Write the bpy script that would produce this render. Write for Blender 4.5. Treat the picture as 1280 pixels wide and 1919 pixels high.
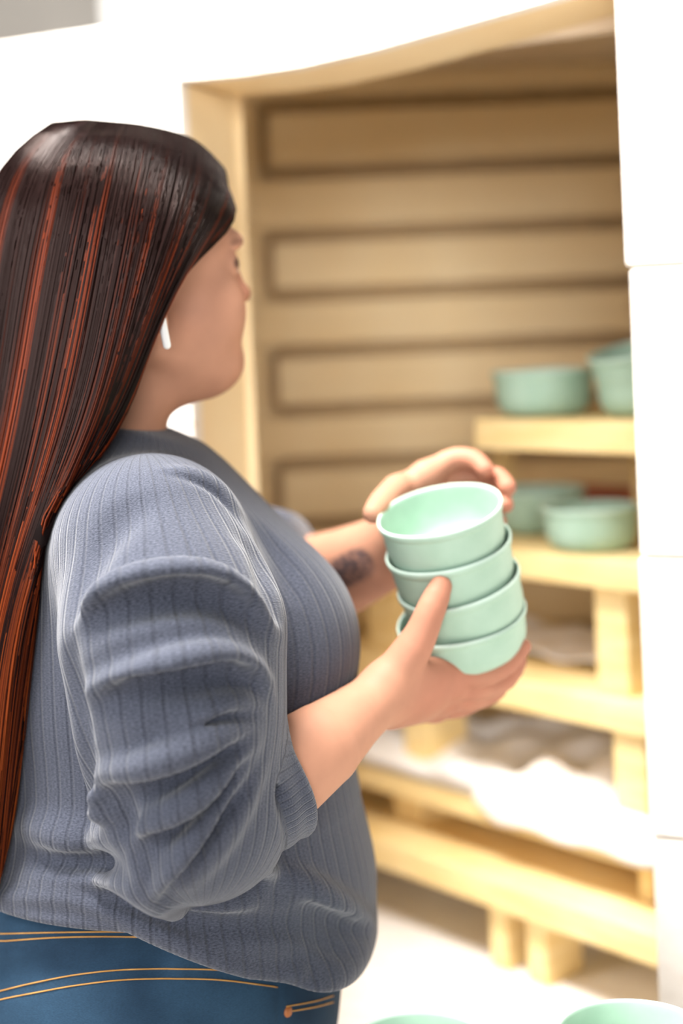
import bpy, bmesh, math, random
import numpy as np
from mathutils import Matrix, Vector

random.seed(7)
rng = np.random.default_rng(7)
scene = bpy.context.scene
for o in list(bpy.data.objects):
    bpy.data.objects.remove(o)

# ------------------------------------------------------------------ camera
FPX = 2665.0                      # focal length in pixels of the 1280x1919 frame
PPX, PPY = 640.0, 646.0           # principal point (lens shifted down)
ROLL = math.radians(2.4)
CAM = np.array([0.0, 0.0, 1.45])
RV = np.array([math.cos(ROLL), 0, -math.sin(ROLL)])
UV = np.array([math.sin(ROLL), 0, math.cos(ROLL)])
FV = np.array([0.0, 1.0, 0.0])
cd = bpy.data.cameras.new('camera')
cam = bpy.data.objects.new('camera', cd)
scene.collection.objects.link(cam)
cd.sensor_fit = 'VERTICAL'
cd.sensor_height = 36.0
cd.sensor_width = 24.0
cd.lens = 36.0 * FPX / 1919.0
cd.shift_y = -(959.5 - PPY) / 1919.0
cd.clip_start = 0.05
cam.matrix_world = Matrix(((RV[0], UV[0], -FV[0], CAM[0]), (RV[1], UV[1], -FV[1], CAM[1]),
                           (RV[2], UV[2], -FV[2], CAM[2]), (0, 0, 0, 1)))
cd.dof.use_dof = True
cd.dof.focus_distance = 1.115
cd.dof.aperture_fstop = 1.8
scene.camera = cam
scene.cycles.diffuse_bounces = 4
scene.cycles.glossy_bounces = 2
scene.cycles.max_bounces = 5
scene.cycles.caustics_reflective = False

# ------------------------------------------------------------------ light
scene.view_settings.view_transform = 'Standard'
scene.view_settings.look = 'None'
scene.view_settings.gamma = 1.0
scene.view_settings.use_curve_mapping = False
scene.view_settings.exposure = 0.62
world = bpy.data.worlds.new('world')
scene.world = world
world.use_nodes = True
bg = world.node_tree.nodes['Background']
bg.inputs['Color'].default_value = (1.0, 0.965, 0.91, 1)
bg.inputs['Strength'].default_value = 0.13


def area_light(name, loc, target, size, energy, col):
    ld = bpy.data.lights.new(name, 'AREA')
    ld.shape = 'RECTANGLE'
    ld.size, ld.size_y = size
    ld.energy = energy
    ld.color = col
    o = bpy.data.objects.new(name, ld)
    scene.collection.objects.link(o)
    o.location = loc
    o.rotation_euler = (Vector(target) - Vector(loc)).to_track_quat('-Z', 'Y').to_euler()
    return o


area_light('ceiling_lamp_light', (-0.5, 1.1, 3.1), (-0.15, 1.3, 1.2), (1.1, 0.8), 128, (1.0, 0.97, 0.93))
area_light('rear_fill_light', (-0.45, -6.6, 2.5), (0.1, 2.2, 1.2), (3.2, 2.2), 285, (0.97, 0.98, 1.0))  # unseen fill added behind the camera to brighten the kiln chamber
area_light('side_window_light', (-2.6, 0.2, 2.4), (0.1, 1.6, 1.2), (1.8, 1.6), 70, (0.98, 0.985, 1.0))

# ------------------------------------------------------------------ helpers
def P(px, py, d):
    return CAM + d * ((px - PPX) / FPX * RV - (py - PPY) / FPX * UV + FV)


def RAY(px, py):
    v = (px - PPX) / FPX * RV - (py - PPY) / FPX * UV + FV
    return v


def on_plane(px, py, p0, n):
    v = RAY(px, py)
    t = np.dot(np.asarray(p0) - CAM, n) / np.dot(v, n)
    return CAM + t * v


def norm(v):
    v = np.asarray(v, float)
    return v / np.linalg.norm(v)


def lin(r, g, b):
    def f(c):
        c /= 255.0
        return c / 12.92 if c <= 0.04045 else ((c + 0.055) / 1.055) ** 2.4
    return (f(r), f(g), f(b), 1.0)


def link(name, mesh, mat=None, parent=None, smooth=True):
    o = bpy.data.objects.new(name, mesh)
    scene.collection.objects.link(o)
    if mat is not None:
        mesh.materials.append(mat)
    if parent is not None:
        o.parent = parent
        o.matrix_parent_inverse = parent.matrix_world.inverted()
    if smooth:
        mesh.polygons.foreach_set('use_smooth', [True] * len(mesh.polygons))
    return o


def tag(o, label=None, cat=None, group=None, kind=None):
    if label:
        o['label'] = label
    if cat:
        o['category'] = cat
    if group:
        o['group'] = group
    if kind:
        o['kind'] = kind
    return o


def empty(name, loc):
    o = bpy.data.objects.new(name, None)
    o.empty_display_size = 0.05
    scene.collection.objects.link(o)
    o.location = loc
    bpy.context.view_layer.update()
    return o


def mesh_from(name, verts, faces):
    m = bpy.data.meshes.new(name)
    m.from_pydata([tuple(v) for v in verts], [], [tuple(f) for f in faces])
    m.update()
    return m


def obox(name, c, ax, ay, az, mat, parent=None, bevel=0.004, seg=2, wob=0.0):
    """box with centre c and half-axis vectors ax, ay, az; mesh data centred on c"""
    bm = bmesh.new()
    bmesh.ops.create_cube(bm, size=2.0)
    M = Matrix(((ax[0], ay[0], az[0], 0), (ax[1], ay[1], az[1], 0), (ax[2], ay[2], az[2], 0), (0, 0, 0, 1)))
    bmesh.ops.transform(bm, matrix=M, verts=bm.verts)
    if wob:
        for v in bm.verts:
            v.co += Vector([random.uniform(-wob, wob) for _ in range(3)])
    if bevel:
        bmesh.ops.bevel(bm, geom=bm.edges[:], offset=bevel, segments=seg, profile=0.5, affect='EDGES')
    bmesh.ops.recalc_face_normals(bm, faces=bm.faces)
    m = bpy.data.meshes.new(name)
    bm.to_mesh(m)
    bm.free()
    o = bpy.data.objects.new(name, m)
    scene.collection.objects.link(o)
    m.materials.append(mat)
    o.location = c
    if parent is not None:
        bpy.context.view_layer.update()
        o.parent = parent
        o.matrix_parent_inverse = parent.matrix_world.inverted()
    return o


def prism(name, poly, ext, mat, parent=None, bevel=0.0):
    """closed polygon (list of 3D points) extruded by vector ext"""
    bm = bmesh.new()
    a = [bm.verts.new(tuple(p)) for p in poly]
    b = [bm.verts.new(tuple(np.asarray(p) + ext)) for p in poly]
    bm.faces.new(a)
    bm.faces.new(b[::-1])
    n = len(a)
    for i in range(n):
        j = (i + 1) % n
        bm.faces.new((a[i], b[i], b[j], a[j]))
    bmesh.ops.recalc_face_normals(bm, faces=bm.faces)
    if bevel:
        bmesh.ops.bevel(bm, geom=bm.edges[:], offset=bevel, segments=2, profile=0.5, affect='EDGES')
    m = bpy.data.meshes.new(name)
    bm.to_mesh(m)
    bm.free()
    return link(name, m, mat, parent, smooth=False)


def lathe_mesh(name, prof, seg=64, wob=None):
    vs, fs = [], []
    n = len(prof)
    for i in range(seg):
        a = 2 * math.pi * i / seg
        for (r, h) in prof:
            dr, dh = (wob(a, h) if wob else (0, 0))
            vs.append(((r + dr) * math.cos(a), (r + dr) * math.sin(a), h + dh))
    for i in range(seg):
        j = (i + 1) % seg
        for k in range(n - 1):
            fs.append((i * n + k, j * n + k, j * n + k + 1, i * n + k + 1))
    m = mesh_from(name, vs, fs)
    bm = bmesh.new()
    bm.from_mesh(m)
    bmesh.ops.remove_doubles(bm, verts=bm.verts, dist=1e-5)
    bmesh.ops.recalc_face_normals(bm, faces=bm.faces)
    bm.to_mesh(m)
    bm.free()
    return m


def tube_mesh(name, lines, rad, sides=6):
    vs, fs = [], []
    for ln in lines:
        ln = np.asarray(ln, float)
        n = len(ln)
        tg = np.gradient(ln, axis=0)
        tg /= np.linalg.norm(tg, axis=1)[:, None] + 1e-9
        up = np.array([0.31, 0.2, 0.93])
        base = len(vs)
        for i in range(n):
            a = norm(np.cross(tg[i], up))
            b = np.cross(tg[i], a)
            for s in range(sides):
                th = 2 * math.pi * s / sides
                vs.append(ln[i] + rad * (math.cos(th) * a + math.sin(th) * b))
        for i in range(n - 1):
            for s in range(sides):
                t = (s + 1) % sides
                fs.append((base + i * sides + s, base + i * sides + t, base + (i + 1) * sides + t, base + (i + 1) * sides + s))
        fs.append(tuple(base + s for s in range(sides))[::-1])
        fs.append(tuple(base + (n - 1) * sides + s for s in range(sides)))
    return mesh_from(name, vs, fs)


# ------------------------------------------------------------------ materials
def new_mat(name):
    m = bpy.data.materials.new(name)
    m.use_nodes = True
    nt = m.node_tree
    b = nt.nodes['Principled BSDF']
    return m, nt, b


def N(nt, kind, **kw):
    n = nt.nodes.new(kind)
    for k, v in kw.items():
        setattr(n, k, v)
    return n


def mottled(name, c1, c2, scale=8.0, rough=0.8, bump=0.2, bscale=60.0, stretch=(1, 1, 1), dots=None, spec=0.3, detail=5.0, bdist=0.002):
    m, nt, b = new_mat(name)
    L = nt.links
    tc = N(nt, 'ShaderNodeTexCoord')
    mp = N(nt, 'ShaderNodeMapping')
    mp.inputs['Scale'].default_value = stretch
    L.new(tc.outputs['Object'], mp.inputs['Vector'])
    nz = N(nt, 'ShaderNodeTexNoise')
    nz.inputs['Scale'].default_value = scale
    nz.inputs['Detail'].default_value = detail
    L.new(mp.outputs[0], nz.inputs['Vector'])
    cr = N(nt, 'ShaderNodeValToRGB')
    cr.color_ramp.elements[0].position = 0.3
    cr.color_ramp.elements[1].position = 0.7
    cr.color_ramp.elements[0].color = c1
    cr.color_ramp.elements[1].color = c2
    L.new(nz.outputs[0], cr.inputs[0])
    out = cr.outputs[0]
    if dots:
        col, th, sc = dots
        n2 = N(nt, 'ShaderNodeTexNoise')
        n2.inputs['Scale'].default_value = sc
        n2.inputs['Detail'].default_value = 2.0
        L.new(mp.outputs[0], n2.inputs['Vector'])
        r2 = N(nt, 'ShaderNodeMapRange')
        r2.inputs['From Min'].default_value = th
        r2.inputs['From Max'].default_value = th + 0.05
        L.new(n2.outputs[0], r2.inputs[0])
        mx = N(nt, 'ShaderNodeMixRGB')
        L.new(r2.outputs[0], mx.inputs[0])
        L.new(out, mx.inputs[1])
        mx.inputs[2].default_value = col
        out = mx.outputs[0]
    L.new(out, b.inputs['Base Color'])
    b.inputs['Roughness'].default_value = rough
    b.inputs['Specular IOR Level'].default_value = spec
    if bump:
        n3 = N(nt, 'ShaderNodeTexNoise')
        n3.inputs['Scale'].default_value = bscale
        n3.inputs['Detail'].default_value = 4.0
        L.new(mp.outputs[0], n3.inputs['Vector'])
        bp = N(nt, 'ShaderNodeBump')
        bp.inputs['Strength'].default_value = bump
        bp.inputs['Distance'].default_value = bdist
        L.new(n3.outputs[0], bp.inputs['Height'])
        L.new(bp.outputs[0], b.inputs['Normal'])
    return m


M_FLOOR = mottled('concrete_floor', lin(176, 168, 160), lin(200, 194, 186), 3, 0.7)
M_ROOM = mottled('grey_plaster', lin(150, 145, 138), lin(172, 166, 158), 2, 0.9)
M_WHITEPAINT = mottled('white_paint', lin(236, 234, 230), lin(246, 244, 240), 2, 0.8, 0.05)
M_FIREBRICK = mottled('white_firebrick', lin(238, 228, 216), lin(250, 244, 236), 5, 0.92, 0.5, 90,
                      dots=(lin(212, 180, 140), 0.70, 42))
M_CHAMBER = mottled('tan_firebrick', lin(243, 216, 168), lin(249, 229, 190), 4, 0.92, 0.35, 70,
                    dots=(lin(226, 196, 150), 0.70, 14))
M_VAULT = mottled('vault_brick', lin(238, 218, 192), lin(248, 234, 214), 5, 0.92, 0.4, 50)
M_PINE = mottled('pine_wood', lin(238, 206, 140), lin(250, 226, 172), 9, 0.65, 0.15, 30, stretch=(1, 1, 9), detail=3)
M_FIBRE = mottled('white_fibre', lin(240, 232, 226), lin(252, 248, 245), 14, 0.95, 0.6, 60, bdist=0.004)
M_TERRA = mottled('terracotta', lin(150, 84, 60), lin(178, 106, 80), 12, 0.8, 0.2)
M_TABLE = mottled('dusty_white_board', lin(236, 228, 222), lin(248, 244, 240), 6, 0.6, 0.1)
M_EARBUD = mottled('white_plastic', lin(236, 236, 232), lin(242, 242, 240), 5, 0.25, 0, spec=0.5)
M_THREAD = mottled('orange_thread', lin(176, 126, 60), lin(200, 150, 84), 60, 0.7, 0)
M_RIVET = mottled('copper_rivet', lin(150, 88, 48), lin(178, 110, 64), 60, 0.4, 0)
M_SHOE = mottled('shoe_leather', lin(60, 56, 54), lin(76, 72, 70), 20, 0.6, 0.1)
M_ELEM = mottled('element_wire', lin(186, 156, 116), lin(200, 170, 128), 40, 0.7, 0.2)
M_STEEL = mottled('grey_steel', lin(150, 150, 152), lin(170, 170, 172), 6, 0.4, 0.05)


def glaze_mat():
    m, nt, b = new_mat('matte_mint_clay')
    L = nt.links
    tc = N(nt, 'ShaderNodeTexCoord')
    nz = N(nt, 'ShaderNodeTexNoise')
    nz.inputs['Scale'].default_value = 38
    nz.inputs['Detail'].default_value = 4
    L.new(tc.outputs['Object'], nz.inputs['Vector'])
    cr = N(nt, 'ShaderNodeValToRGB')
    cr.color_ramp.elements[0].position = 0.3
    cr.color_ramp.elements[1].position = 0.7
    cr.color_ramp.elements[0].color = lin(154, 183, 163)
    cr.color_ramp.elements[1].color = lin(166, 193, 174)
    L.new(nz.outputs[0], cr.inputs[0])
    sp = N(nt, 'ShaderNodeSeparateXYZ')
    L.new(tc.outputs['Object'], sp.inputs[0])
    mr = N(nt, 'ShaderNodeMapRange')
    mr.inputs['From Min'].default_value = 0.0465
    mr.inputs['From Max'].default_value = 0.0492
    mr.inputs['To Max'].default_value = 0.45
    L.new(sp.outputs[2], mr.inputs[0])
    mx = N(nt, 'ShaderNodeMixRGB')
    L.new(mr.outputs[0], mx.inputs[0])
    L.new(cr.outputs[0], mx.inputs[1])
    mx.inputs[2].default_value = lin(232, 246, 238)
    L.new(mx.outputs[0], b.inputs['Base Color'])
    b.inputs['Roughness'].default_value = 0.55
    b.inputs['Specular IOR Level'].default_value = 0.35
    bp = N(nt, 'ShaderNodeBump')
    bp.inputs['Strength'].default_value = 0.12
    bp.inputs['Distance'].default_value = 0.002
    L.new(nz.outputs[0], bp.inputs['Height'])
    L.new(bp.outputs[0], b.inputs['Normal'])
    return m


M_MINT = glaze_mat()


def attr_mat(name, rough, spec=0.3, sss=0.0, noise=0.0, nscale=60.0, bump=0.0):
    """base colour from the mesh colour attribute 'tint'"""
    m, nt, b = new_mat(name)
    L = nt.links
    at = N(nt, 'ShaderNodeAttribute', attribute_name='tint')
    out = at.outputs['Color']
    tc = N(nt, 'ShaderNodeTexCoord')
    nz = N(nt, 'ShaderNodeTexNoise')
    nz.inputs['Scale'].default_value = nscale
    nz.inputs['Detail'].default_value = 4
    L.new(tc.outputs['Object'], nz.inputs['Vector'])
    if noise:
        mr = N(nt, 'ShaderNodeMapRange')
        mr.inputs['From Min'].default_value = 0.25
        mr.inputs['From Max'].default_value = 0.75
        mr.inputs['To Min'].default_value = 1 - noise
        mr.inputs['To Max'].default_value = 1 + noise
        L.new(nz.outputs[0], mr.inputs[0])
        mx = N(nt, 'ShaderNodeVectorMath', operation='SCALE')
        L.new(out, mx.inputs[0])
        L.new(mr.outputs[0], mx.inputs['Scale'])
        out = mx.outputs[0]
    L.new(out, b.inputs['Base Color'])
    b.inputs['Roughness'].default_value = rough
    b.inputs['Specular IOR Level'].default_value = spec
    if sss:
        b.inputs['Subsurface Weight'].default_value = sss
        b.inputs['Subsurface Radius'].default_value = (0.012, 0.005, 0.003)
        b.inputs['Subsurface Scale'].default_value = 0.6
    if bump:
        bp = N(nt, 'ShaderNodeBump')
        bp.inputs['Strength'].default_value = bump
        bp.inputs['Distance'].default_value = 0.001
        L.new(nz.outputs[0], bp.inputs['Height'])
        L.new(bp.outputs[0], b.inputs['Normal'])
    return m


M_SKIN = attr_mat('skin', 0.58, 0.2, 0.0, 0.06, 45, 0.15)
M_HAIR = attr_mat('hair', 0.26, 0.09)
M_HAIR.node_tree.nodes['Principled BSDF'].inputs['Specular Tint'].default_value = (0.78, 0.50, 0.42, 1)
M_HAIRBASE = attr_mat('hair_underlayer', 0.5, 0.08)


def knit_mat():
    m, nt, b = new_mat('blue_grey_rib_knit')
    L = nt.links
    at = N(nt, 'ShaderNodeAttribute', attribute_name='rib')
    sp = N(nt, 'ShaderNodeSeparateXYZ')
    L.new(at.outputs['Vector'], sp.inputs[0])

    def math_(op, a, bb=None, c=None):
        n = N(nt, 'ShaderNodeMath', operation=op)
        for i, v in enumerate((a, bb, c)):
            if v is None:
                continue
            if isinstance(v, (int, float)):
                n.inputs[i].default_value = v
            else:
                L.new(v, n.inputs[i])
        return n.outputs[0]
    # pin lines every 13 mm running along the garment
    fr = math_('FRACT', math_('DIVIDE', sp.outputs[0], 0.0135))
    tri = math_('ABSOLUTE', math_('SUBTRACT', fr, 0.5))          # 0 in the line, 0.5 between
    mr = N(nt, 'ShaderNodeMapRange', interpolation_type='SMOOTHSTEP')
    mr.inputs['From Min'].default_value = 0.02
    mr.inputs['From Max'].default_value = 0.17
    L.new(tri, mr.inputs[0])
    line = mr.outputs[0]
    fr2 = math_('FRACT', math_('DIVIDE', sp.outputs[0], 0.0045))
    fine = math_('ABSOLUTE', math_('SUBTRACT', fr2, 0.5))
    # small knit stitches: noise squashed along the rows
    cmb = N(nt, 'ShaderNodeCombineXYZ')
    L.new(math_('MULTIPLY', sp.outputs[0], 420.0), cmb.inputs[0])
    L.new(math_('MULTIPLY', sp.outputs[1], 1000.0), cmb.inputs[1])
    L.new(math_('MULTIPLY', sp.outputs[2], 3.0), cmb.inputs[2])
    nz = N(nt, 'ShaderNodeTexNoise')
    nz.inputs['Scale'].default_value = 1.0
    nz.inputs['Detail'].default_value = 2.5
    L.new(cmb.outputs[0], nz.inputs['Vector'])
    cr = N(nt, 'ShaderNodeValToRGB')
    cr.color_ramp.elements[0].position = 0.28
    cr.color_ramp.elements[1].position = 0.72
    cr.color_ramp.elements[0].color = lin(50, 54, 64)
    cr.color_ramp.elements[1].color = lin(84, 87, 100)
    L.new(nz.outputs[0], cr.inputs[0])
    mx = N(nt, 'ShaderNodeMixRGB', blend_type='MULTIPLY')
    mx.inputs[0].default_value = 1.0
    L.new(cr.outputs[0], mx.inputs[1])
    g = math_('MULTIPLY_ADD', line, 0.16, 0.84)
    cb = N(nt, 'ShaderNodeCombineColor')
    for i in range(3):
        L.new(g, cb.inputs[i])
    L.new(cb.outputs[0], mx.inputs[2])
    L.new(mx.outputs[0], b.inputs['Base Color'])
    b.inputs['Roughness'].default_value = 0.95
    b.inputs['Specular IOR Level'].default_value = 0.1
    b.inputs['Sheen Weight'].default_value = 0.25
    b.inputs['Sheen Roughness'].default_value = 0.5
    hsum = math_('ADD', math_('MULTIPLY', line, 0.8), math_('ADD', math_('MULTIPLY', nz.outputs[0], 0.7), math_('MULTIPLY', fine, 0.5)))
    bp = N(nt, 'ShaderNodeBump')
    bp.inputs['Strength'].default_value = 0.55
    bp.inputs['Distance'].default_value = 0.0014
    L.new(hsum, bp.inputs['Height'])
    L.new(bp.outputs[0], b.inputs['Normal'])
    return m


M_KNIT = knit_mat()


def denim_mat():
    m, nt, b = new_mat('blue_denim')
    L = nt.links
    tc = N(nt, 'ShaderNodeTexCoord')
    n1 = N(nt, 'ShaderNodeTexNoise')
    n1.inputs['Scale'].default_value = 9
    n1.inputs['Detail'].default_value = 5
    L.new(tc.outputs['Object'], n1.inputs['Vector'])
    cr = N(nt, 'ShaderNodeValToRGB')
    cr.color_ramp.elements[0].position = 0.3
    cr.color_ramp.elements[1].position = 0.75
    cr.color_ramp.elements[0].color = lin(24, 45, 64)
    cr.color_ramp.elements[1].color = lin(48, 76, 99)
    L.new(n1.outputs[0], cr.inputs[0])
    mp = N(nt, 'ShaderNodeMapping')
    mp.inputs['Scale'].default_value = (500, 500, 1600)
    mp.inputs['Rotation'].default_value = (0, 0.6, 0)
    L.new(tc.outputs['Object'], mp.inputs['Vector'])
    n2 = N(nt, 'ShaderNodeTexNoise')
    n2.inputs['Scale'].default_value = 1.0
    L.new(mp.outputs[0], n2.inputs['Vector'])
    mx = N(nt, 'ShaderNodeMixRGB', blend_type='OVERLAY')
    mx.inputs[0].default_value = 0.35
    L.new(cr.outputs[0], mx.inputs[1])
    L.new(n2.outputs[0], mx.inputs[2])
    L.new(mx.outputs[0], b.inputs['Base Color'])
    b.inputs['Roughness'].default_value = 0.85
    b.inputs['Specular IOR Level'].default_value = 0.2
    bp = N(nt, 'ShaderNodeBump')
    bp.inputs['Strength'].default_value = 0.3
    bp.inputs['Distance'].default_value = 0.0008
    L.new(n2.outputs[0], bp.inputs['Height'])
    L.new(bp.outputs[0], b.inputs['Normal'])
    return m


M_DENIM = denim_mat()

# ------------------------------------------------------------------ the room
Z = np.array([0, 0, 1.0])
o = obox('floor', (0, 1.5, -0.05), (4, 0, 0), (0, 4, 0), (0, 0, 0.05), M_FLOOR, bevel=0)
tag(o, 'pale grey concrete workshop floor', kind='structure')
o = obox('wall_back', (0, 4.6, 1.75), (4, 0, 0), (0, 0.1, 0), (0, 0, 1.75), M_ROOM, bevel=0)
tag(o, 'grey plaster wall far behind the kiln', kind='structure')
o = obox('trim_1', tuple(P(277, 20, 3.9) * np.array([1, 1, 0]) + np.array([0, 0, 1.74])), (0.11, 0, 0), (0, 0.09, 0), (0, 0, 1.74), M_WHITEPAINT, bevel=0.005)
tag(o, 'white painted column behind the kiln', kind='structure')

# ------------------------------------------------------------------ the kiln
AL = math.radians(24)
E1 = np.array([-math.cos(AL), math.sin(AL), 0])       # along the kiln front, to the left
E2 = np.array([math.sin(AL), math.cos(AL), 0])        # into the kiln
A0 = P(1182, 646, 1.40)                               # right edge of the opening
A0[2] = 0
THK = 0.135
FT = 0.022


def front(px, py):
    q = on_plane(px, py, A0, E2)
    return float(np.dot(q - A0, E1)), float(q[2])


KT = 1.80 + 0.03
KT = front(275, 37)[1]
tL = front(348, 480)[0]                                # left edge of the opening
D1 = norm([-0.66, 0.751, 0])
D2 = norm([0.751, 0.66, 0])
Q0 = P(1215, 1000, 1.66)
Q0[2] = 0
DECK = float(on_plane(935, 1812, Q0 - 0.03 * D2, D2)[2])   # chamber floor height
kiln = empty('kiln', A0 + 0.3 * E1)
tag(kiln, 'large white brick kiln standing open behind the person', 'kiln')


def kp(t, z, s=0.0):
    return A0 + t * E1 + s * E2 + np.array([0, 0, z])


# right jamb: big white blocks, joints at the heights the photo shows
zj = [0.0, front(1240, 1800)[1] - 0.22, front(1240, 1572)[1], front(1240, 1045)[1], front(1240, 499)[1], KT]
JW = 0.30
for i in range(5):
    z0, z1 = zj[i] + 0.0012, zj[i + 1] - 0.0012
    dx = [0.0, 0.0, 0.002, -0.001, 0.0015][i]
    b = obox('brick', kp(-JW / 2 + dx, (z0 + z1) / 2, THK / 2), E1 * JW / 2, E2 * (THK / 2), Z * (z1 - z0) / 2, M_FIREBRICK, kiln, 0.0035, 2, 0.0008)
# second column of blocks further right
for i in range(4):
    z0, z1 = [0, .5, 1.0, 1.45, KT][i] + .0012, [0, .5, 1.0, 1.45, KT][i + 1] - .0012
    obox('brick', kp(-JW - 0.152, (z0 + z1) / 2, THK / 2), E1 * 0.15, E2 * (THK / 2), Z * (z1 - z0) / 2, M_FIREBRICK, kiln, 0.0035, 2)
# left jamb
zz = [0.0, 0.42, 0.84, 1.22, 1.60]
lz = front(335, 150)[1]
zz[-1] = lz
for i in range(4):
    for (t0, t1) in ((tL, tL + 0.36), (tL + 0.362, tL + 0.9)):
        z0, z1 = zz[i] + .0008, zz[i + 1] - .0008
        obox('brick', kp((t0 + t1) / 2, (z0 + z1) / 2, FT / 2), E1 * (t1 - t0) / 2, E2 * (FT / 2), Z * (z1 - z0) / 2, M_FIREBRICK, kiln, 0.002, 2)
        obox('lining_brick', kp((t0 + t1) / 2 + 0.001, (z0 + z1) / 2, (FT + THK) / 2), E1 * (t1 - t0) / 2, E2 * ((THK - FT) / 2), Z * (z1 - z0) / 2, M_CHAMBER, kiln, 0.002, 2)
# lintel with its rising arch
arch = [front(335, 150), front(450, 140), front(560, 124), front(700, 92), front(850, 50), front(1030, 0), front(1110, -25)]
poly = [kp(tL + 0.9, lz), kp(arch[0][0], lz)]
poly += [kp(t, z) for (t, z) in arch[1:]]
poly += [kp(0.0005, arch[-1][1] + 0.012), kp(0.0005, KT), kp(tL + 0.9, KT)]
prism('lintel', poly, E2 * FT, M_FIREBRICK, kiln)
prism('lintel_lining', [p_ + E2 * FT + np.array([0, 0, 0.001]) for p_ in poly], E2 * (THK - FT), M_CHAMBER, kiln)
# flat chamber ceiling, higher than the lintel, closed at the front above it
YB = 2.44
CZ = on_plane(800, 128, np.array([0, YB, 0]), np.array([0, 1.0, 0]))[2]
bl = kp(tL - 0.008, 0, THK + 0.001)
ce = [kp(-0.62, CZ, THK + .001), bl + Z * CZ, np.array([-0.33, YB + 0.05, CZ]), np.array([1.12, YB + 0.05, CZ])]
prism('chamber_ceiling', ce, Z * 0.02, M_VAULT, kiln)
cw = [kp(-0.62, KT - 0.05, THK + .001), kp(tL - 0.008, KT - 0.05, THK + .001), kp(tL - 0.008, CZ, THK + .001), kp(-0.62, CZ, THK + .001)]
prism('ceiling_front', cw, E2 * 0.02, M_VAULT, kiln)
# chamber back wall with recessed element grooves: strips stand proud of a base panel
bw = obox('back_panel', (0.40, YB + 0.060, CZ / 2 + 0.23), (0.72, 0, 0), (0, 0.03, 0), (0, 0, CZ / 2 - 0.235), M_CHAMBER, kiln, 0)
WP, WN = np.array([0, YB, 0]), np.array([0, 1.0, 0])


def bx(px, py):
    q = on_plane(px, py, WP, WN)
    return q[0], q[2]


XE = 1.10
xg0, xg1 = bx(490, 480)[0], bx(512, 480)[0]           # vertical end groove
gy = [198, 325, 443, 556, 662, 772, 872, 985, 1090, 1200, 1310]
gz = [bx(520, y)[1] for y in gy]
GH = 0.0125
ztop = CZ - 0.001


def strip(x0, x1, z0, z1):
    obox('brick_course', ((x0 + x1) / 2, YB + 0.013, (z0 + z1) / 2), ((x1 - x0) / 2, 0, 0), (0, 0.0165, 0), (0, 0, (z1 - z0) / 2),
         M_CHAMBER, bw, 0.004, 2)


strip(-0.31, XE, gz[0] + GH, ztop)
i = 0
while i + 2 < len(gz):
    strip(-0.31, xg0, gz[i + 1] - GH, gz[i] + GH)          # margin left of the loop
    strip(xg1, XE, gz[i + 1] + GH, gz[i] - GH)             # tongue inside the loop
    strip(-0.31, XE, gz[i + 2] + GH, gz[i + 1] - GH)       # band between loops
    i += 2
strip(-0.31, XE, 0.46, gz[i] + GH)
# heating elements lying in the grooves
for gi in range(0, len(gz) - 1, 2):
    za, zb = gz[gi], gz[gi + 1]
    xm = (xg0 + xg1) / 2
    ln = [(XE - 0.06, YB + 0.020, za), (xm + 0.02, YB + 0.020, za), (xm + 0.004, YB + 0.020, za - 0.006), (xm, YB + 0.020, za - 0.02),
          (xm, YB + 0.020, zb + 0.02), (xm + 0.004, YB + 0.020, zb + 0.006), (xm + 0.02, YB + 0.020, zb), (XE - 0.06, YB + 0.020, zb)]
    link('heating_element', tube_mesh('heating_element', [ln], 0.0075, 8), M_ELEM, bw)
# chamber side walls and floor
sw0 = bl * np.array([1, 1, 0]) + E2 * 0.001
sw1 = np.array([-0.33, YB + 0.04, 0])
prism('side_wall', [sw0 + Z * 0.46, sw1 + Z * 0.46, sw1 + Z * (CZ - .001), sw0 + Z * (CZ - .001)], np.array([-0.04, 0.0, 0]), M_CHAMBER, kiln)
obox('side_wall', (1.13, 1.85, 1.12), (0.03, 0, 0), (0, 0.6, 0), (0, 0, 0.66), M_CHAMBER, kiln, 0.003)
fl = [kp(-0.62, DECK - 0.08, THK + .001), kp(tL + 0.3, DECK - 0.08, THK + .001), np.array([-0.47, YB - 0.01, DECK - 0.08]), np.array([1.1, YB - 0.01, DECK - 0.08])]
prism('chamber_floor', fl, np.array([0, 0, 0.08]), M_FIBRE, kiln)
# sill below the opening
obox('sill', kp(tL / 2, DECK / 2 - 0.02, THK / 2), E1 * (tL / 2 - .001), E2 * (THK / 2), Z * (DECK / 2 - 0.02), M_FIREBRICK, kiln, 0.004)

# ------------------------------------------------------------------ shelves inside the kiln
D1 = norm([-0.66, 0.751, 0])
D2 = norm([0.751, 0.66, 0])
Q0 = P(1215, 1000, 1.66)
Q0[2] = 0


def cartz(px, py, off=0.0):
    q = on_plane(px, py, Q0 - off * D2, D2)
    return float(np.dot(q - Q0, D1)), float(q[2])


def shelf(label, pts_top, pts_bot, t_left, width, off=0.0, t_right=-0.05, wob=0.001):
    zt = cartz(*pts_top, off)[1]
    zb = cartz(*pts_bot, off)[1]
    c = Q0 + D1 * (t_left + t_right) / 2 + D2 * (width / 2 - off) + Z * (zt + zb) / 2
    s = obox('kiln_shelf', c, D1 * (t_left - t_right) / 2, D2 * width / 2, Z * (zt - zb) / 2, M_PINE, None, 0.004, 2, wob)
    tag(s, label, 'shelf', 'shelves in the kiln')
    return zt, zb


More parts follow.
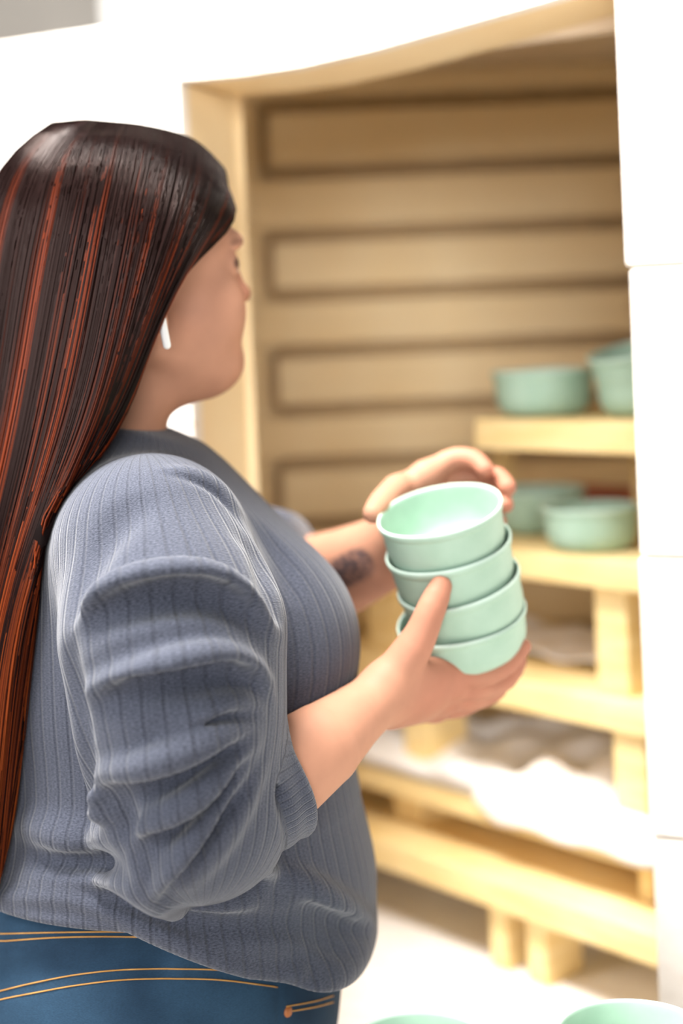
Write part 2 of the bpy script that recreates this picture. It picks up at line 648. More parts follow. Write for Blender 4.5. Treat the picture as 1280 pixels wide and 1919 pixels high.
tA = cartz(888, 800)[0]
zA = shelf('short topmost kiln shelf carrying bowls level with the chin', (1190, 788), (1190, 852), tA, 0.30)
tB = cartz(690, 1010)[0]
zB = shelf('second kiln shelf from the top, behind the held bowl stack', (1195, 1055), (1195, 1112), tB, 0.30)
zC = shelf('middle kiln shelf just under the near hand', (1210, 1325), (1210, 1385), 0.60, 0.32)
zD = shelf('kiln shelf draped with a crumpled white blanket at its right', (1222, 1588), (1222, 1640), 0.64, 0.34, 0.012)
zE = shelf('lowest and deepest kiln shelf above the chamber floor', (1225, 1752), (1225, 1815), 0.66, 0.40, 0.05)


def post(label, px0, px1, ztop, zbot, wide=0.04, off=-0.012, ymid=1200):
    t0 = cartz(px1, ymid, off)[0]
    t1 = cartz(px0, ymid, off)[0]
    c = Q0 + D1 * (t0 + t1) / 2 + D2 * (wide / 2 - off) + Z * (ztop + zbot) / 2
    p = obox('shelf_post', c, D1 * (t1 - t0) / 2, D2 * wide / 2, Z * ((ztop - zbot) / 2), M_PINE, None, 0.003)
    tag(p, label, 'post', 'posts between the kiln shelves')
    return p


# front faces look left-forward; the right sides of the posts show as darker yellow
def post2(label, pxl, pxm, zt, zb, py, off, wide):
    """pxl..pxm = the pixel span of the post front"""
    return post(label, pxl, pxm, zt, zb, wide, off, py)


post2('light square post under the second kiln shelf beside the white pillar', 1116, 1176, zB[1], zC[0], 1200, -0.02, 0.05)
post2('square post under the second kiln shelf behind the near forearm', 690, 745, zB[1], zC[0], 1180, -0.02, 0.05)
post2('square post under the middle kiln shelf below the near hand', 757, 806, zC[1], zD[0], 1400, -0.02, 0.075)
post2('square post under the middle kiln shelf beside the white pillar', 1152, 1212, zC[1], zD[0], 1480, -0.012, 0.05)
post2('short post under the draped kiln shelf at its left', 738, 786, zD[1], zE[0], 1520, -0.03, 0.08)
post2('short post under the draped kiln shelf beside the white pillar', 1198, 1226, zD[1], zE[0], 1680, -0.02, 0.05)
post2('left of two short stub posts on the chamber floor', 918, 950, zE[1], DECK + 0.0005, 1760, 0.035, 0.05)
post2('right of two short stub posts on the chamber floor', 987, 1024, zE[1], DECK + 0.0005, 1790, 0.035, 0.07)
post('post under the topmost kiln shelf beside the white pillar', 1185, 1212, zA[1], zB[0], 0.03, -0.20, 930)
post('slim post holding the left end of the topmost kiln shelf', 925, 945, zA[1], zB[0], 0.03, -0.22, 900)


# crumpled white blankets
def blanket(name, label, t0, t1, s0, s1, z, amp, seed, drape=None, nx=70, ny=36):
    r = np.random.default_rng(seed)
    ph = r.uniform(0, 6.28, (14, 2))
    fr = r.uniform(12, 75, (14, 2))
    am = r.uniform(0.3, 1.0, 14) / np.sqrt(np.linalg.norm(fr, axis=1) / 20)
    vs, fs = [], []
    for i in range(nx):
        for j in range(ny):
            t = t0 + (t1 - t0) * i / (nx - 1)
            s = s0 + (s1 - s0) * j / (ny - 1)
            h = sum(am[k] * math.sin(fr[k, 0] * t + ph[k, 0]) * math.sin(fr[k, 1] * s + ph[k, 1]) for k in range(14)) / 3.2
            edge = min(1, min(i, nx - 1 - i) / 6.0) * min(1, (ny - 1 - j) / 5.0)
            hh = max(0.0, amp * (0.55 + 0.9 * h)) * edge
            p = Q0 + D1 * t + D2 * s + Z * (z + 0.002 + hh)
            if drape and s < drape[0]:
                over = drape[0] - s
                k = min(1.0, max(0.0, (drape[2] - t) / 0.05))
                k = k * k * (3 - 2 * k)
                p = Q0 + D1 * t + D2 * (drape[0] - 0.006 - 0.003 * h - (1 - k) * over * 0.0) + Z * (z + 0.004 - over * drape[1] * (0.9 + 0.12 * math.sin(60 * t)) * (0.06 + 0.94 * k))
                if k < 0.02:
                    p = Q0 + D1 * t + D2 * drape[0] + Z * (z + 0.003)
            vs.append(p)
    for i in range(nx - 1):
        for j in range(ny - 1):
            a = i * ny + j
            fs.append((a, a + 1, a + ny + 1, a + ny))
    m = mesh_from(name, vs, fs)
    o = link(name, m, M_FIBRE)
    md = o.modifiers.new('thickness', 'SOLIDIFY')
    md.thickness = 0.003
    md.offset = 1
    tag(o, label, 'blanket')
    return o


tb = cartz(985, 1260)[0]
blanket('fibre_blanket', 'thin white blanket lying flat on the middle kiln shelf', 0.02, 0.58, 0.085, 0.28, zC[0], 0.022, 3)
tm = cartz(890, 1510, 0.012)[0]
blanket('fibre_blanket', 'crumpled white blanket hanging over the front edge of a kiln shelf', -0.02, 0.60, -0.052, 0.30, zD[0], 0.045, 11,
        drape=(-0.014, 0.72, tm))

# ------------------------------------------------------------------ bowls
PROF = [(0.0, 0.0), (0.027, 0.0), (0.036, 0.0010), (0.0425, 0.0035), (0.0475, 0.0075), (0.0503, 0.0130), (0.0516, 0.0180), (0.0526, 0.0260),
        (0.0533, 0.0405), (0.0535, 0.0418), (0.0549, 0.0428), (0.0556, 0.0450), (0.0558, 0.0476), (0.0554, 0.0494), (0.0546, 0.0500),
        (0.0538, 0.0494), (0.0533, 0.0478), (0.0528, 0.0430), (0.0518, 0.0340), (0.0508, 0.0260), (0.0494, 0.0180), (0.0468, 0.0120), (0.0420, 0.0078), (0.0300, 0.0052), (0.0, 0.0045)]


def bowl(label, loc, axis, scale, seed, group, wobamp=0.0006):
    r = np.random.default_rng(seed)
    p1, p2, p3 = r.uniform(0, 6.28, 3)

    def wob(a, h):
        k = h / 0.05
        return (wobamp * k * (math.sin(2 * a + p1) + 0.5 * math.sin(3 * a + p2)), wobamp * 0.9 * k * math.sin(3 * a + p3))
    m = lathe_mesh('bowl', PROF, 72, wob)
    o = link('bowl', m, M_MINT)
    o.location = loc
    q = Vector((0, 0, 1)).rotation_difference(Vector(axis))
    o.rotation_mode = 'QUATERNION'
    o.rotation_quaternion = q
    o.scale = (scale,) * 3
    tag(o, label, 'bowl', group)
    return o


# the held stack
Bb = P(887, 1226, 1.305)
Tt = P(823, 953, 1.268)
ax = norm(Tt - Bb)
L = np.linalg.norm(Tt - Bb)
HB = 0.042
step = (L - HB) / 3.0
names = ['bottom mint green bowl of the held stack, resting on the fingers', 'second mint green bowl from the bottom of the held stack',
         'third mint green bowl from the bottom, just under the top one', 'top mint green bowl of the held stack with its open inside showing']
right = norm(np.cross(ax, [0, 1, 0]))
for i in range(4):
    jit = [0.0, 0.03, 0.005, -0.01][i]
    a2 = norm(ax + right * jit)
    sx = [1.06, 1.03, 1.03, 1.03][i]
    rim = Bb + ax * (HB + step * i)
    hz = 0.84 if i == 0 else sx
    o = bowl(names[i], rim - a2 * 0.05 * hz + right * [0.003, -0.002, 0.0, 0.0][i], a2, sx, 20 + i, 'bowls in the held stack', 0.0010 if i == 0 else 0.0005)
    o.scale = (sx, sx, hz)


def bowl_at(label, px, ptop, zbase, depth, scale, seed, tilt=(0, 0, 1), zoff=0.0):
    q = P(px, ptop, depth)
    return bowl(label, (q[0], q[1], zbase + zoff), norm(tilt), scale, seed, 'bowls on the kiln shelves')


bowl_at('mint green bowl alone at the left of the topmost kiln shelf', 1018, 725, zA[0], 1.86, 1.20, 31)
bowl_at('mint green bowl on the topmost kiln shelf, half hidden by the white pillar', 1213, 725, zA[0], 1.76, 1.14, 32)
bowl_at('tilted mint green bowl nested inside another beside the white pillar', 1213, 700, zA[0], 1.76, 1.14, 33, (-0.20, -0.10, 1), 0.030)
bowl_at('mint green bowl on the second kiln shelf, partly behind another bowl', 1010, 985, zB[0], 1.98, 1.20, 34)
bowl_at('mint green bowl at the front of the second kiln shelf beside the white pillar', 1107, 985, zB[0], 1.80, 1.10, 35)
q = P(1150, 912, 2.06)
th_ = (q[2] - zB[0]) / 2
tile = obox('clay_tile', (q[0], q[1], zB[0] + th_ + 0.0005), D1 * 0.085, D2 * 0.014, Z * th_, M_TERRA, None, 0.004, 2, 0.001)
tag(tile, 'reddish brown clay tile standing behind the bowls of the second kiln shelf', 'tile')

# table in front of the kiln with two bowls
BS = 1.06
d1 = 1.09 + 0.055
zr = P(1160, 1874, d1)[2]
TZ = zr - 0.05 * BS
kk = (P(780, 1898, 1.0)[2] - CAM[2])
d2 = (zr - CAM[2]) / kk
q = P(1160, 1874, d1)
tag(bowl('x', (q[0], 1.09, TZ), (0, 0, 1), BS, 41, 'bowls on the table'), 'mint green bowl on the foreground table before the white pillar', 'bowl')
q = P(780, 1898, d2)
tag(bowl('x', (q[0], d2 - 0.055, TZ), (0, 0, 1), BS, 42, 'bowls on the table'), 'mint green bowl at the bottom edge of the picture beside the jeans', 'bowl')
for o in list(scene.objects):
    if o.name.startswith('x'):
        o.name = 'bowl'
table = empty('work_table', (0.385, 0.87, 0))
tag(table, 'white topped work table in the foreground holding two bowls', 'table')
obox('table_top', (0.385, 0.87, TZ - 0.0155), (0.315, 0, 0), (0, 0.295, 0), (0, 0, 0.015), M_TABLE, table, 0.003)
for sx in (0.10, 0.67):
    for sy in (0.62, 1.14):
        obox('leg', (sx, sy, (TZ - 0.031) / 2), (0.02, 0, 0), (0, 0.02, 0), (0, 0, (TZ - 0.031) / 2), M_STEEL, table, 0.003)

# ================================================================== SDF modelling
def rc(a, b, ra, rb):
    a, b = np.asarray(a, float), np.asarray(b, float)
    ba = b - a
    L2 = max(float(ba @ ba), 1e-12)

    def f(p):
        t = np.clip(((p - a) @ ba) / L2, 0, 1)
        q = p - a - t[:, None] * ba
        return np.sqrt(np.einsum('ij,ij->i', q, q)) - (ra + (rb - ra) * t)
    f.c, f.r = (a + b) / 2, math.sqrt(L2) / 2 + max(ra, rb)
    return f


def ell(c, rad, axes=None):
    c = np.asarray(c, float)
    rad = np.asarray(rad, float)
    A = np.eye(3) if axes is None else np.asarray(axes, float)     # rows are axes

    def f(p):
        q = (p - c) @ A.T
        qa = q / rad
        qb = qa / rad
        k0 = np.sqrt(np.einsum('ij,ij->i', qa, qa))
        k1 = np.sqrt(np.einsum('ij,ij->i', qb, qb)) + 1e-9
        return k0 * (k0 - 1.0) / k1
    f.c, f.r = c, float(rad.max())
    return f


def chain(pts, rads):
    pts = np.asarray(pts, float)
    rads = np.asarray(rads, float) * np.ones(len(pts))
    segs = [rc(pts[i], pts[i + 1], rads[i], rads[i + 1]) for i in range(len(pts) - 1)]

    def f(p):
        lo, hi = p.min(0), p.max(0)
        d = np.full(len(p), 0.1)
        for s in segs:
            q = np.maximum(np.maximum(lo - s.c, s.c - hi), 0)
            if float(q @ q) < (s.r + 0.045) ** 2:
                d = np.minimum(d, s(p))
        return d
    c = (pts.min(0) + pts.max(0)) / 2
    f.c, f.r = c, float(np.linalg.norm(pts - c, axis=1).max() + rads.max())
    return f


def cut(f, p0, n):
    """keep the part of f on the side n points away from"""
    p0, n = np.asarray(p0, float), norm(n)

    def g(p):
        a = f(p)
        b = (p - p0) @ n
        k = 0.006
        h = np.clip(0.5 - 0.5 * (b - a) / k, 0, 1)
        return b * (1 - h) + a * h + k * h * (1 - h)
    g.c, g.r = f.c, f.r
    return g


def evaluate(ops, p, culled=True):
    d = np.full(len(p), 0.1)
    if culled:
        lo, hi = p.min(0), p.max(0)
    for (op, f, k) in ops:
        if culled and f.c is not None:
            q = np.maximum(np.maximum(lo - f.c, f.c - hi), 0)
            if math.sqrt(float(q @ q)) > f.r + 0.05:
                continue
        e = f(p)
        if op == 'u':
            if k <= 0:
                d = np.minimum(d, e)
            else:
                h = np.clip(0.5 + 0.5 * (d - e) / k, 0, 1)
                d = d * (1 - h) + e * h - k * h * (1 - h)
        else:
            e = -e
            if k <= 0:
                d = np.maximum(d, e)
            else:
                h = np.clip(0.5 - 0.5 * (d - e) / k, 0, 1)
                d = d * (1 - h) + e * h + k * h * (1 - h)
    return d


def surface(ops, lo, hi, h):
    lo = np.asarray(lo, float)
    n = np.ceil((np.asarray(hi) - lo) / h / 8).astype(int) * 8
    nb = n // 8
    bi = np.stack(np.meshgrid(*[np.arange(k) for k in nb], indexing='ij'), -1).reshape(-1, 3)
    macro = (bi // 3)
    mid = (macro[:, 0] * 1000 + macro[:, 1]) * 1000 + macro[:, 2]
    order = np.argsort(mid, kind='stable')
    bi, mid = bi[order], mid[order]
    bounds = np.flatnonzero(np.r_[True, mid[1:] != mid[:-1], True])
    G = np.full(tuple(n), 0.1, np.float32)
    off = np.stack(np.meshgrid(*[np.arange(8)] * 3, indexing='ij'), -1).reshape(-1, 3)
    half = 3.5 * h
    thr = 8 * h * 0.87 * 1.35
    for a, b in zip(bounds[:-1], bounds[1:]):
        blk = bi[a:b]
        cen = lo + (blk * 8) * h + half
        dc = evaluate(ops, cen)
        act = np.abs(dc) < thr
        ins = blk[(~act) & (dc < 0)]
        for q in ins:
            G[q[0] * 8:q[0] * 8 + 8, q[1] * 8:q[1] * 8 + 8, q[2] * 8:q[2] * 8 + 8] = -0.1
        if act.any():
            idx = (blk[act][:, None, :] * 8 + off[None]).reshape(-1, 3)
            v = evaluate(ops, lo + idx * h)
            G[idx[:, 0], idx[:, 1], idx[:, 2]] = v
    # surface nets
    S = G < 0
    c8 = [S[i:n[0] - 1 + i, j:n[1] - 1 + j, k:n[2] - 1 + k] for i in (0, 1) for j in (0, 1) for k in (0, 1)]
    anyb = c8[0].copy()
    allb = c8[0].copy()
    for c in c8[1:]:
        anyb |= c
        allb &= c
    mixed = anyb & ~allb
    cells = np.argwhere(mixed)
    ids = np.full(mixed.shape, -1, np.int32)
    ids[mixed] = np.arange(len(cells))
    acc = np.zeros((len(cells), 3))
    cnt = np.zeros(len(cells))
    cor = [(i, j, k) for i in (0, 1) for j in (0, 1) for k in (0, 1)]
    vals = {c: G[cells[:, 0] + c[0], cells[:, 1] + c[1], cells[:, 2] + c[2]].astype(float) for c in cor}
    for c in cor:
        for axis in range(3):
            if c[axis] == 0:
                e = list(c)
                e[axis] = 1
                e = tuple(e)
                va, vb = vals[c], vals[e]
                x = (va < 0) != (vb < 0)
                t = np.where(x, va / np.where(x, va - vb, 1), 0)
                pt = np.tile(np.array(c, float), (len(cells), 1))
                pt[:, axis] = t
                acc[x] += pt[x]
                cnt[x] += 1
    V = lo + (cells + acc / np.maximum(cnt, 1)[:, None]) * h
    F = []
    for axis in range(3):
        o1, o2 = [(1, 2), (2, 0), (0, 1)][axis]
        sl0 = [slice(None)] * 3
        sl1 = [slice(None)] * 3
        sl0[axis] = slice(0, n[axis] - 1)
        sl1[axis] = slice(1, n[axis])
        A, B = S[tuple(sl0)], S[tuple(sl1)]
        for flip, msk in ((False, A & ~B), (True, ~A & B)):
            e = np.argwhere(msk)
            e = e[(e[:, o1] > 0) & (e[:, o2] > 0) & (e[:, o1] < n[o1] - 1) & (e[:, o2] < n[o2] - 1)]
            if not len(e):
                continue
            q = []
            for (d1_, d2_) in ((1, 1), (0, 1), (0, 0), (1, 0)):
                w = e.copy()
                w[:, o1] -= d1_
                w[:, o2] -= d2_
                q.append(ids[w[:, 0], w[:, 1], w[:, 2]])
            q = np.stack(q, 1)
            if flip:
                q = q[:, ::-1]
            F.append(q)
    return V, np.concatenate(F)


def np_mesh(name, V, F):
    m = bpy.data.meshes.new(name)
    m.vertices.add(len(V))
    m.vertices.foreach_set('co', V.astype(np.float32).ravel())
    m.loops.add(F.size)
    m.loops.foreach_set('vertex_index', F.astype(np.int32).ravel())
    m.polygons.add(len(F))
    m.polygons.foreach_set('loop_start', np.arange(len(F), dtype=np.int32) * F.shape[1])
    m.polygons.foreach_set('loop_total', np.full(len(F), F.shape[1], np.int32))
    m.update(calc_edges=True)
    m.validate()
    return m


def set_tint(m, col):
    a = m.color_attributes.new('tint', 'FLOAT_COLOR', 'POINT')
    c = np.ones((len(m.vertices), 4), np.float32)
    c[:, :3] = col
    a.data.foreach_set('color', c.ravel())


def trace(ops, px, py, d0=0.92, d1=1.7):
    """first surface hit of the pixel rays"""
    px, py = np.atleast_1d(px).astype(float), np.atleast_1d(py).astype(float)
    v = (px - PPX)[:, None] / FPX * RV - (py - PPY)[:, None] / FPX * UV + FV
    ln = np.linalg.norm(v, axis=1)
    t = np.full(len(px), d0)
    for _ in range(64):
        p = CAM + t[:, None] * v
        d = evaluate(ops, p, False)
        t += np.clip(d, -0.02, 0.06) / ln * 0.85
        t = np.minimum(t, d1)
    return CAM + t[:, None] * v, t


def grad(ops, p, e=0.001):
    g = np.zeros_like(p)
    for i in range(3):
        dp = np.zeros(3)
        dp[i] = e
        g[:, i] = evaluate(ops, p + dp, False) - evaluate(ops, p - dp, False)
    return g / (np.linalg.norm(g, axis=1)[:, None] + 1e-12)


def spline(pts, n):
    """Catmull-Rom through pts, n samples by arc length"""
    pts = np.asarray(pts, float)
    P_ = np.vstack([2 * pts[0] - pts[1], pts, 2 * pts[-1] - pts[-2]])
    out = []
    for i in range(len(pts) - 1):
        p0, p1, p2, p3 = P_[i:i + 4]
        for t in np.linspace(0, 1, 12, endpoint=False):
            out.append(0.5 * ((2 * p1) + (-p0 + p2) * t + (2 * p0 - 5 * p1 + 4 * p2 - p3) * t * t + (-p0 + 3 * p1 - 3 * p2 + p3) * t ** 3))
    out.append(pts[-1])
    out = np.array(out)
    s = np.r_[0, np.cumsum(np.linalg.norm(np.diff(out, axis=0), axis=1))]
    u = np.linspace(0, s[-1], n)
    return np.stack([np.interp(u, s, out[:, k]) for k in range(out.shape[1])], 1)


# ================================================================== the person
YAW = math.radians(27)
HF = np.array([math.cos(YAW), math.sin(YAW), 0])
HR = np.array([math.sin(YAW), -math.cos(YAW), 0])      # her right side, towards the camera
HU = np.array([0, 0, 1.0])
H0 = P(298, 560, 1.215) - 0.07 * HR


def hp(f, r, u):
    return H0 + f * HF + r * HR + u * HU


HAX = np.stack([HF, HR, HU])
body = []


def U(f, k=0.012):
    body.append(('u', f, k))


def SUB(f, k=0.006):
    body.append(('s', f, k))


# head
U(ell(hp(-0.006, 0, 0.060), (0.098, 0.076, 0.086), HAX), 0)
U(ell(hp(0.040, 0, -0.002), (0.058, 0.060, 0.074), HAX), 0.02)
for s in (-1, 1):
    U(rc(hp(-0.005, s * 0.052, -0.035), hp(0.070, s * 0.020, -0.056), 0.020, 0.022), 0.025)
    U(ell(hp(0.061, s * 0.034, -0.012), (0.030, 0.030, 0.032), HAX), 0.02)
U(ell(hp(0.080, 0, -0.058), (0.020, 0.022, 0.018), HAX), 0.018)
U(rc(hp(0.055, 0, -0.062), hp(0.000, 0, -0.075), 0.024, 0.036), 0.03)          # under the chin
U(rc(hp(0.089, -0.03, 0.052), hp(0.089, 0.03, 0.052), 0.008, 0.008), 0.014)     # brow
for s in (-1, 1):
    SUB(ell(hp(0.104, s * 0.031, 0.030), (0.020, 0.017, 0.011), HAX), 0.012)
    U(ell(hp(0.0775, s * 0.031, 0.031), (0.0135, 0.0150, 0.0130), HAX), 0.005)
U(rc(hp(0.093, 0, 0.036), hp(0.103, 0, 0.008), 0.0075, 0.0085), 0.010)
U(ell(hp(0.1040, 0, 0.005), (0.0105, 0.0095, 0.0085), HAX), 0.006)
for s in (-1, 1):
    U(ell(hp(0.096, s * 0.0125, 0.001), (0.009, 0.0065, 0.0065), HAX), 0.005)
    SUB(ell(hp(0.1010, s * 0.0065, -0.0055), (0.005, 0.003, 0.0035), HAX), 0.002)
U(chain([hp(0.086, -0.021, -0.0285), hp(0.0955, -0.008, -0.0255), hp(0.0955, 0.008, -0.0255), hp(0.086, 0.021, -0.0285)], [0.003, 0.0052, 0.0052, 0.003]), 0.006)
U(chain([hp(0.086, -0.019, -0.0305), hp(0.0945, 0, -0.0345), hp(0.086, 0.019, -0.0305)], [0.003, 0.0062, 0.003]), 0.006)
SUB(chain([hp(0.090, -0.023, -0.0295), hp(0.1005, 0, -0.0296), hp(0.090, 0.023, -0.0295)], [0.001, 0.0012, 0.001]), 0.002)
for s in (-1, 1):                                                                # ears
    U(ell(hp(-0.010, s * 0.075, 0.008), (0.017, 0.0055, 0.029), HAX), 0.006)
    U(ell(hp(-0.003, s * 0.074, -0.020), (0.009, 0.005, 0.011), HAX), 0.005)
    SUB(ell(hp(-0.004, s * 0.083, 0.004), (0.008, 0.006, 0.013), HAX), 0.004)
# neck and trunk (below the clothes it stays inside them)
NB = P(196, 870, 1.295)
U(rc(hp(-0.030, 0, -0.03), NB, 0.051, 0.054), 0.02)
SHN = P(285, 1030, 1.160)      # near shoulder
SHF = P(335, 1055, 1.455)     # far shoulder
U(rc(P(205, 970, 1.28), P(265, 1000, 1.20), 0.045, 0.05), 0.03)
U(rc(P(215, 975, 1.31), P(300, 1040, 1.42), 0.040, 0.042), 0.03)
U(rc(NB, P(230, 1000, 1.30), 0.05, 0.06), 0.03)
U(ell(P(290, 1190, 1.305), (0.095, 0.115, 0.13)), 0.05)
U(ell(P(330, 1450, 1.305), (0.115, 0.125, 0.19)), 0.05)
# near arm
ELN = P(375, 1535, 1.105)
WRN = P(716, 1303, 1.213)
U(rc(SHN, P(320, 1250, 1.112), 0.055, 0.050), 0.03)
U(rc(P(320, 1250, 1.112), ELN, 0.050, 0.044), 0.02)
U(chain([ELN, P(505, 1466, 1.135), P(600, 1398, 1.165), P(665, 1343, 1.192), WRN], [0.044, 0.0415, 0.0345, 0.0265, 0.0225]), 0.02)
# near hand
K = [(838, 1255, 1.262, .0120), (846, 1284, 1.268, .0118), (838, 1310, 1.283, .0112), (815, 1328, 1.300, .0105)]
KP = [P(a, b, c) for (a, b, c, _) in K]
U(rc(P(722, 1285, 1.212), KP[0], 0.019, 0.0125), 0.012)
U(rc(P(722, 1300, 1.213), KP[1], 0.020, 0.0128), 0.012)
U(rc(P(722, 1318, 1.222), KP[2], 0.018, 0.0122), 0.012)
U(rc(P(728, 1330, 1.235), KP[3], 0.0165, 0.0115), 0.012)
U(ell(P(775, 1290, 1.254), (0.030, 0.020, 0.022)), 0.012)
fing = [
    ([KP[0], P(900, 1266, 1.266), P(950, 1246, 1.273), P(980, 1212, 1.280)], [.0122, .0108, .0092, .0076]),
    ([KP[1], P(908, 1291, 1.287), P(952, 1272, 1.302), P(972, 1240, 1.312)], [.0120, .0106, .0092, .0078]),
    ([KP[2], P(890, 1311, 1.301), P(930, 1295, 1.319), P(950, 1262, 1.334)], [.0112, .0100, .0088, .0075]),
    ([KP[3], P(858, 1328, 1.314), P(892, 1314, 1.328), P(915, 1288, 1.340)], [.0102, .0090, .0080, .0068]),
]
for pts, rr in fing:
    U(chain(spline(pts, 9), np.interp(np.linspace(0, 1, 9), np.linspace(0, 1, 4), rr)), 0.004)
for i in range(4):
    U(ell(KP[i] + np.array([0, -0.004, 0.000]), (0.0095, 0.0095, 0.0085)), 0.010)
TH = [P(738, 1268, 1.214), P(783, 1200, 1.216), P(806, 1147, 1.219), P(826, 1099, 1.226)]
U(chain(spline(TH, 10), np.interp(np.linspace(0, 1, 10), [0, .36, .5, .7, .85, 1], [.0190, .0160, .0142, .0128, .0122, .0098])), 0.008)
U(rc(P(768, 1252, 1.222), P(812, 1264, 1.248), 0.012, 0.010), 0.008)             # web of the thumb
SUB(ell(P(838, 1092, 1.2155) + np.array([0.003, -0.004, 0]), (0.004, 0.0015, 0.008)), 0.001)
# far arm
ELF = P(560, 1092, 1.515)
U(rc(SHF, ELF, 0.048, 0.046), 0.03)
U(chain([ELF, P(640, 1072, 1.475), P(712, 1040, 1.432), P(762, 985, 1.396)], [0.046, 0.0445, 0.038, 0.026]), 0.015)
# far hand
W2 = P(762, 985, 1.396)
KF = [P(797, 893, 1.366), P(806, 912, 1.380), P(806, 936, 1.388), P(800, 962, 1.390)]
for i, (a, r1) in enumerate(zip([(755, 950), (762, 965), (765, 980), (765, 992)], [.018, .019, .018, .016])):
    U(rc(P(a[0], a[1], 1.390), KF[i], r1, [.0125, .0125, .012, .011][i]), 0.012)
ff = [
    ([KF[0], P(848, 862, 1.374), P(888, 862, 1.364), P(909, 880, 1.352)], [.0130, .0118, .0105, .0085]),
    ([KF[1], P(872, 896, 1.390), P(928, 893, 1.372), P(951, 913, 1.345)], [.0125, .0115, .0105, .0085]),
    ([KF[2], P(880, 925, 1.395), P(932, 926, 1.372), P(947, 946, 1.343)], [.0120, .0108, .0098, .0080]),
    ([KF[3], P(868, 958, 1.396), P(916, 962, 1.380), P(936, 976, 1.352)], [.0108, .0095, .0088, .0072]),
]
for pts, rr in ff:
    U(chain(spline(pts, 9), np.interp(np.linspace(0, 1, 9), np.linspace(0, 1, 4), rr)), 0.004)
TF = [P(765, 945, 1.385), P(748, 915, 1.352), P(716, 942, 1.316), P(699, 962, 1.294)]
U(chain(spline(TF, 10), np.interp(np.linspace(0, 1, 10), [0, .35, .6, .8, 1], [.0185, .0150, .0128, .0125, .0095])), 0.010)
U(rc(P(755, 930, 1.365), KF[0], 0.014, 0.0125), 0.012)

V, F = surface(body, (-0.36, 1.03, 0.86), (0.20, 1.60, 1.70), 0.0023)
bm_ = np_mesh('person', V, F)
# skin colouring
skin = np.array(lin(180, 131, 106)[:3])
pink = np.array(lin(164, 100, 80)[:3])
col = np.tile(skin, (len(V), 1))


def near(pts, r0, r1):
    d = np.full(len(V), 9.0)
    for a in range(len(pts) - 1):
        d = np.minimum(d, rc(pts[a], pts[a + 1], 0, 0)(V))
    return np.clip((r1 - d) / (r1 - r0), 0, 1)


def blend(c, w):
    global col
    w = w[:, None]
    col = col * (1 - w) + np.array(c)[None, :] * w


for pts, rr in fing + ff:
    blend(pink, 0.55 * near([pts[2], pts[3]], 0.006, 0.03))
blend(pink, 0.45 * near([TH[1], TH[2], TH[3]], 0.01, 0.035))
blend(pink, 0.50 * near([P(760, 1300, 1.235)] + KP, 0.020, 0.050))  # ruddy near hand; the darker tint also paints in some shade
blend(pink, 0.35 * near([P(660, 1090, 1.45), P(730, 1070, 1.42)], 0.02, 0.05))
blend(pink, 0.35 * near([hp(0.09, 0.03, -0.005), hp(0.11, 0, 0.008)], 0.005, 0.03))
blend(lin(178, 96, 88)[:3], 0.8 * near([hp(0.092, -0.018, -0.029), hp(0.102, 0, -0.028), hp(0.092, 0.018, -0.029)], 0.007, 0.011))
for s in (-1, 1):
    blend(lin(70, 46, 36)[:3], 0.5 * near([hp(0.096, s * 0.014, 0.049), hp(0.092, s * 0.034, 0.053), hp(0.078, s * 0.048, 0.048)], 0.0025, 0.005))
    blend(lin(60, 40, 34)[:3], 0.85 * near([hp(0.091, s * 0.020, 0.034), hp(0.0905, s * 0.033, 0.036), hp(0.084, s * 0.043, 0.031)], 0.0030, 0.0052))
# tattoo band on the far forearm
TT = trace(body, np.array([575, 600, 625, 650, 672]), np.array([1085, 1090, 1082, 1068, 1056]))[0]
blend(lin(74, 62, 62)[:3], 0.0 * near(list(TT), 0.01, 0.02))
wt = near(list(TT), 0.0135, 0.0185)
v1 = np.sin(V[:, 0] * 420 + 3 * np.sin(V[:, 2] * 310)) * np.sin(V[:, 2] * 380 + 2 * np.sin(V[:, 0] * 260))
wt = wt * np.clip(0.80 + 0.5 * v1, 0.3, 0.95)
blend(lin(66, 58, 62)[:3], wt)
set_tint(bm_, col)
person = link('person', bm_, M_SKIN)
tag(person, 'person in a blue grey rib knit sweater and jeans holding a stack of bowls', 'person')

# eyes
M_EYE, nt_, b_ = new_mat('eyeball')
tcx = N(nt_, 'ShaderNodeTexCoord')
sx_ = N(nt_, 'ShaderNodeSeparateXYZ')
nt_.links.new(tcx.outputs['Object'], sx_.inputs[0])
crx = N(nt_, 'ShaderNodeValToRGB')
crx.color_ramp.interpolation = 'CONSTANT'
crx.color_ramp.elements[0].color = (0.75, 0.72, 0.70, 1)
crx.color_ramp.elements[1].color = (0.05, 0.03, 0.02, 1)
crx.color_ramp.elements[1].position = 0.86
mrx = N(nt_, 'ShaderNodeMath', operation='DIVIDE')
mrx.inputs[1].default_value = 0.0125
nt_.links.new(sx_.outputs[0], mrx.inputs[0])
nt_.links.new(mrx.outputs[0], crx.inputs[0])
nt_.links.new(crx.outputs[0], b_.inputs['Base Color'])
b_.inputs['Roughness'].default_value = 0.1
for s in (-1, 1):
    bm = bmesh.new()
    bmesh.ops.create_uvsphere(bm, u_segments=20, v_segments=14, radius=0.0125)
    m = bpy.data.meshes.new('eye')
    bm.to_mesh(m)
    bm.free()
    e = link('eye', m, M_EYE)
    e.location = hp(0.0788, s * 0.031, 0.0300)
    e.rotation_euler = (0, 0, YAW)
    bpy.context.view_layer.update()
    e.parent = person

# ------------------------------------------------------------------ sweater
g_torso, g_near, g_far = [], [], []


def T(f, k=0.04):
    g_torso.append(('u', f, k))


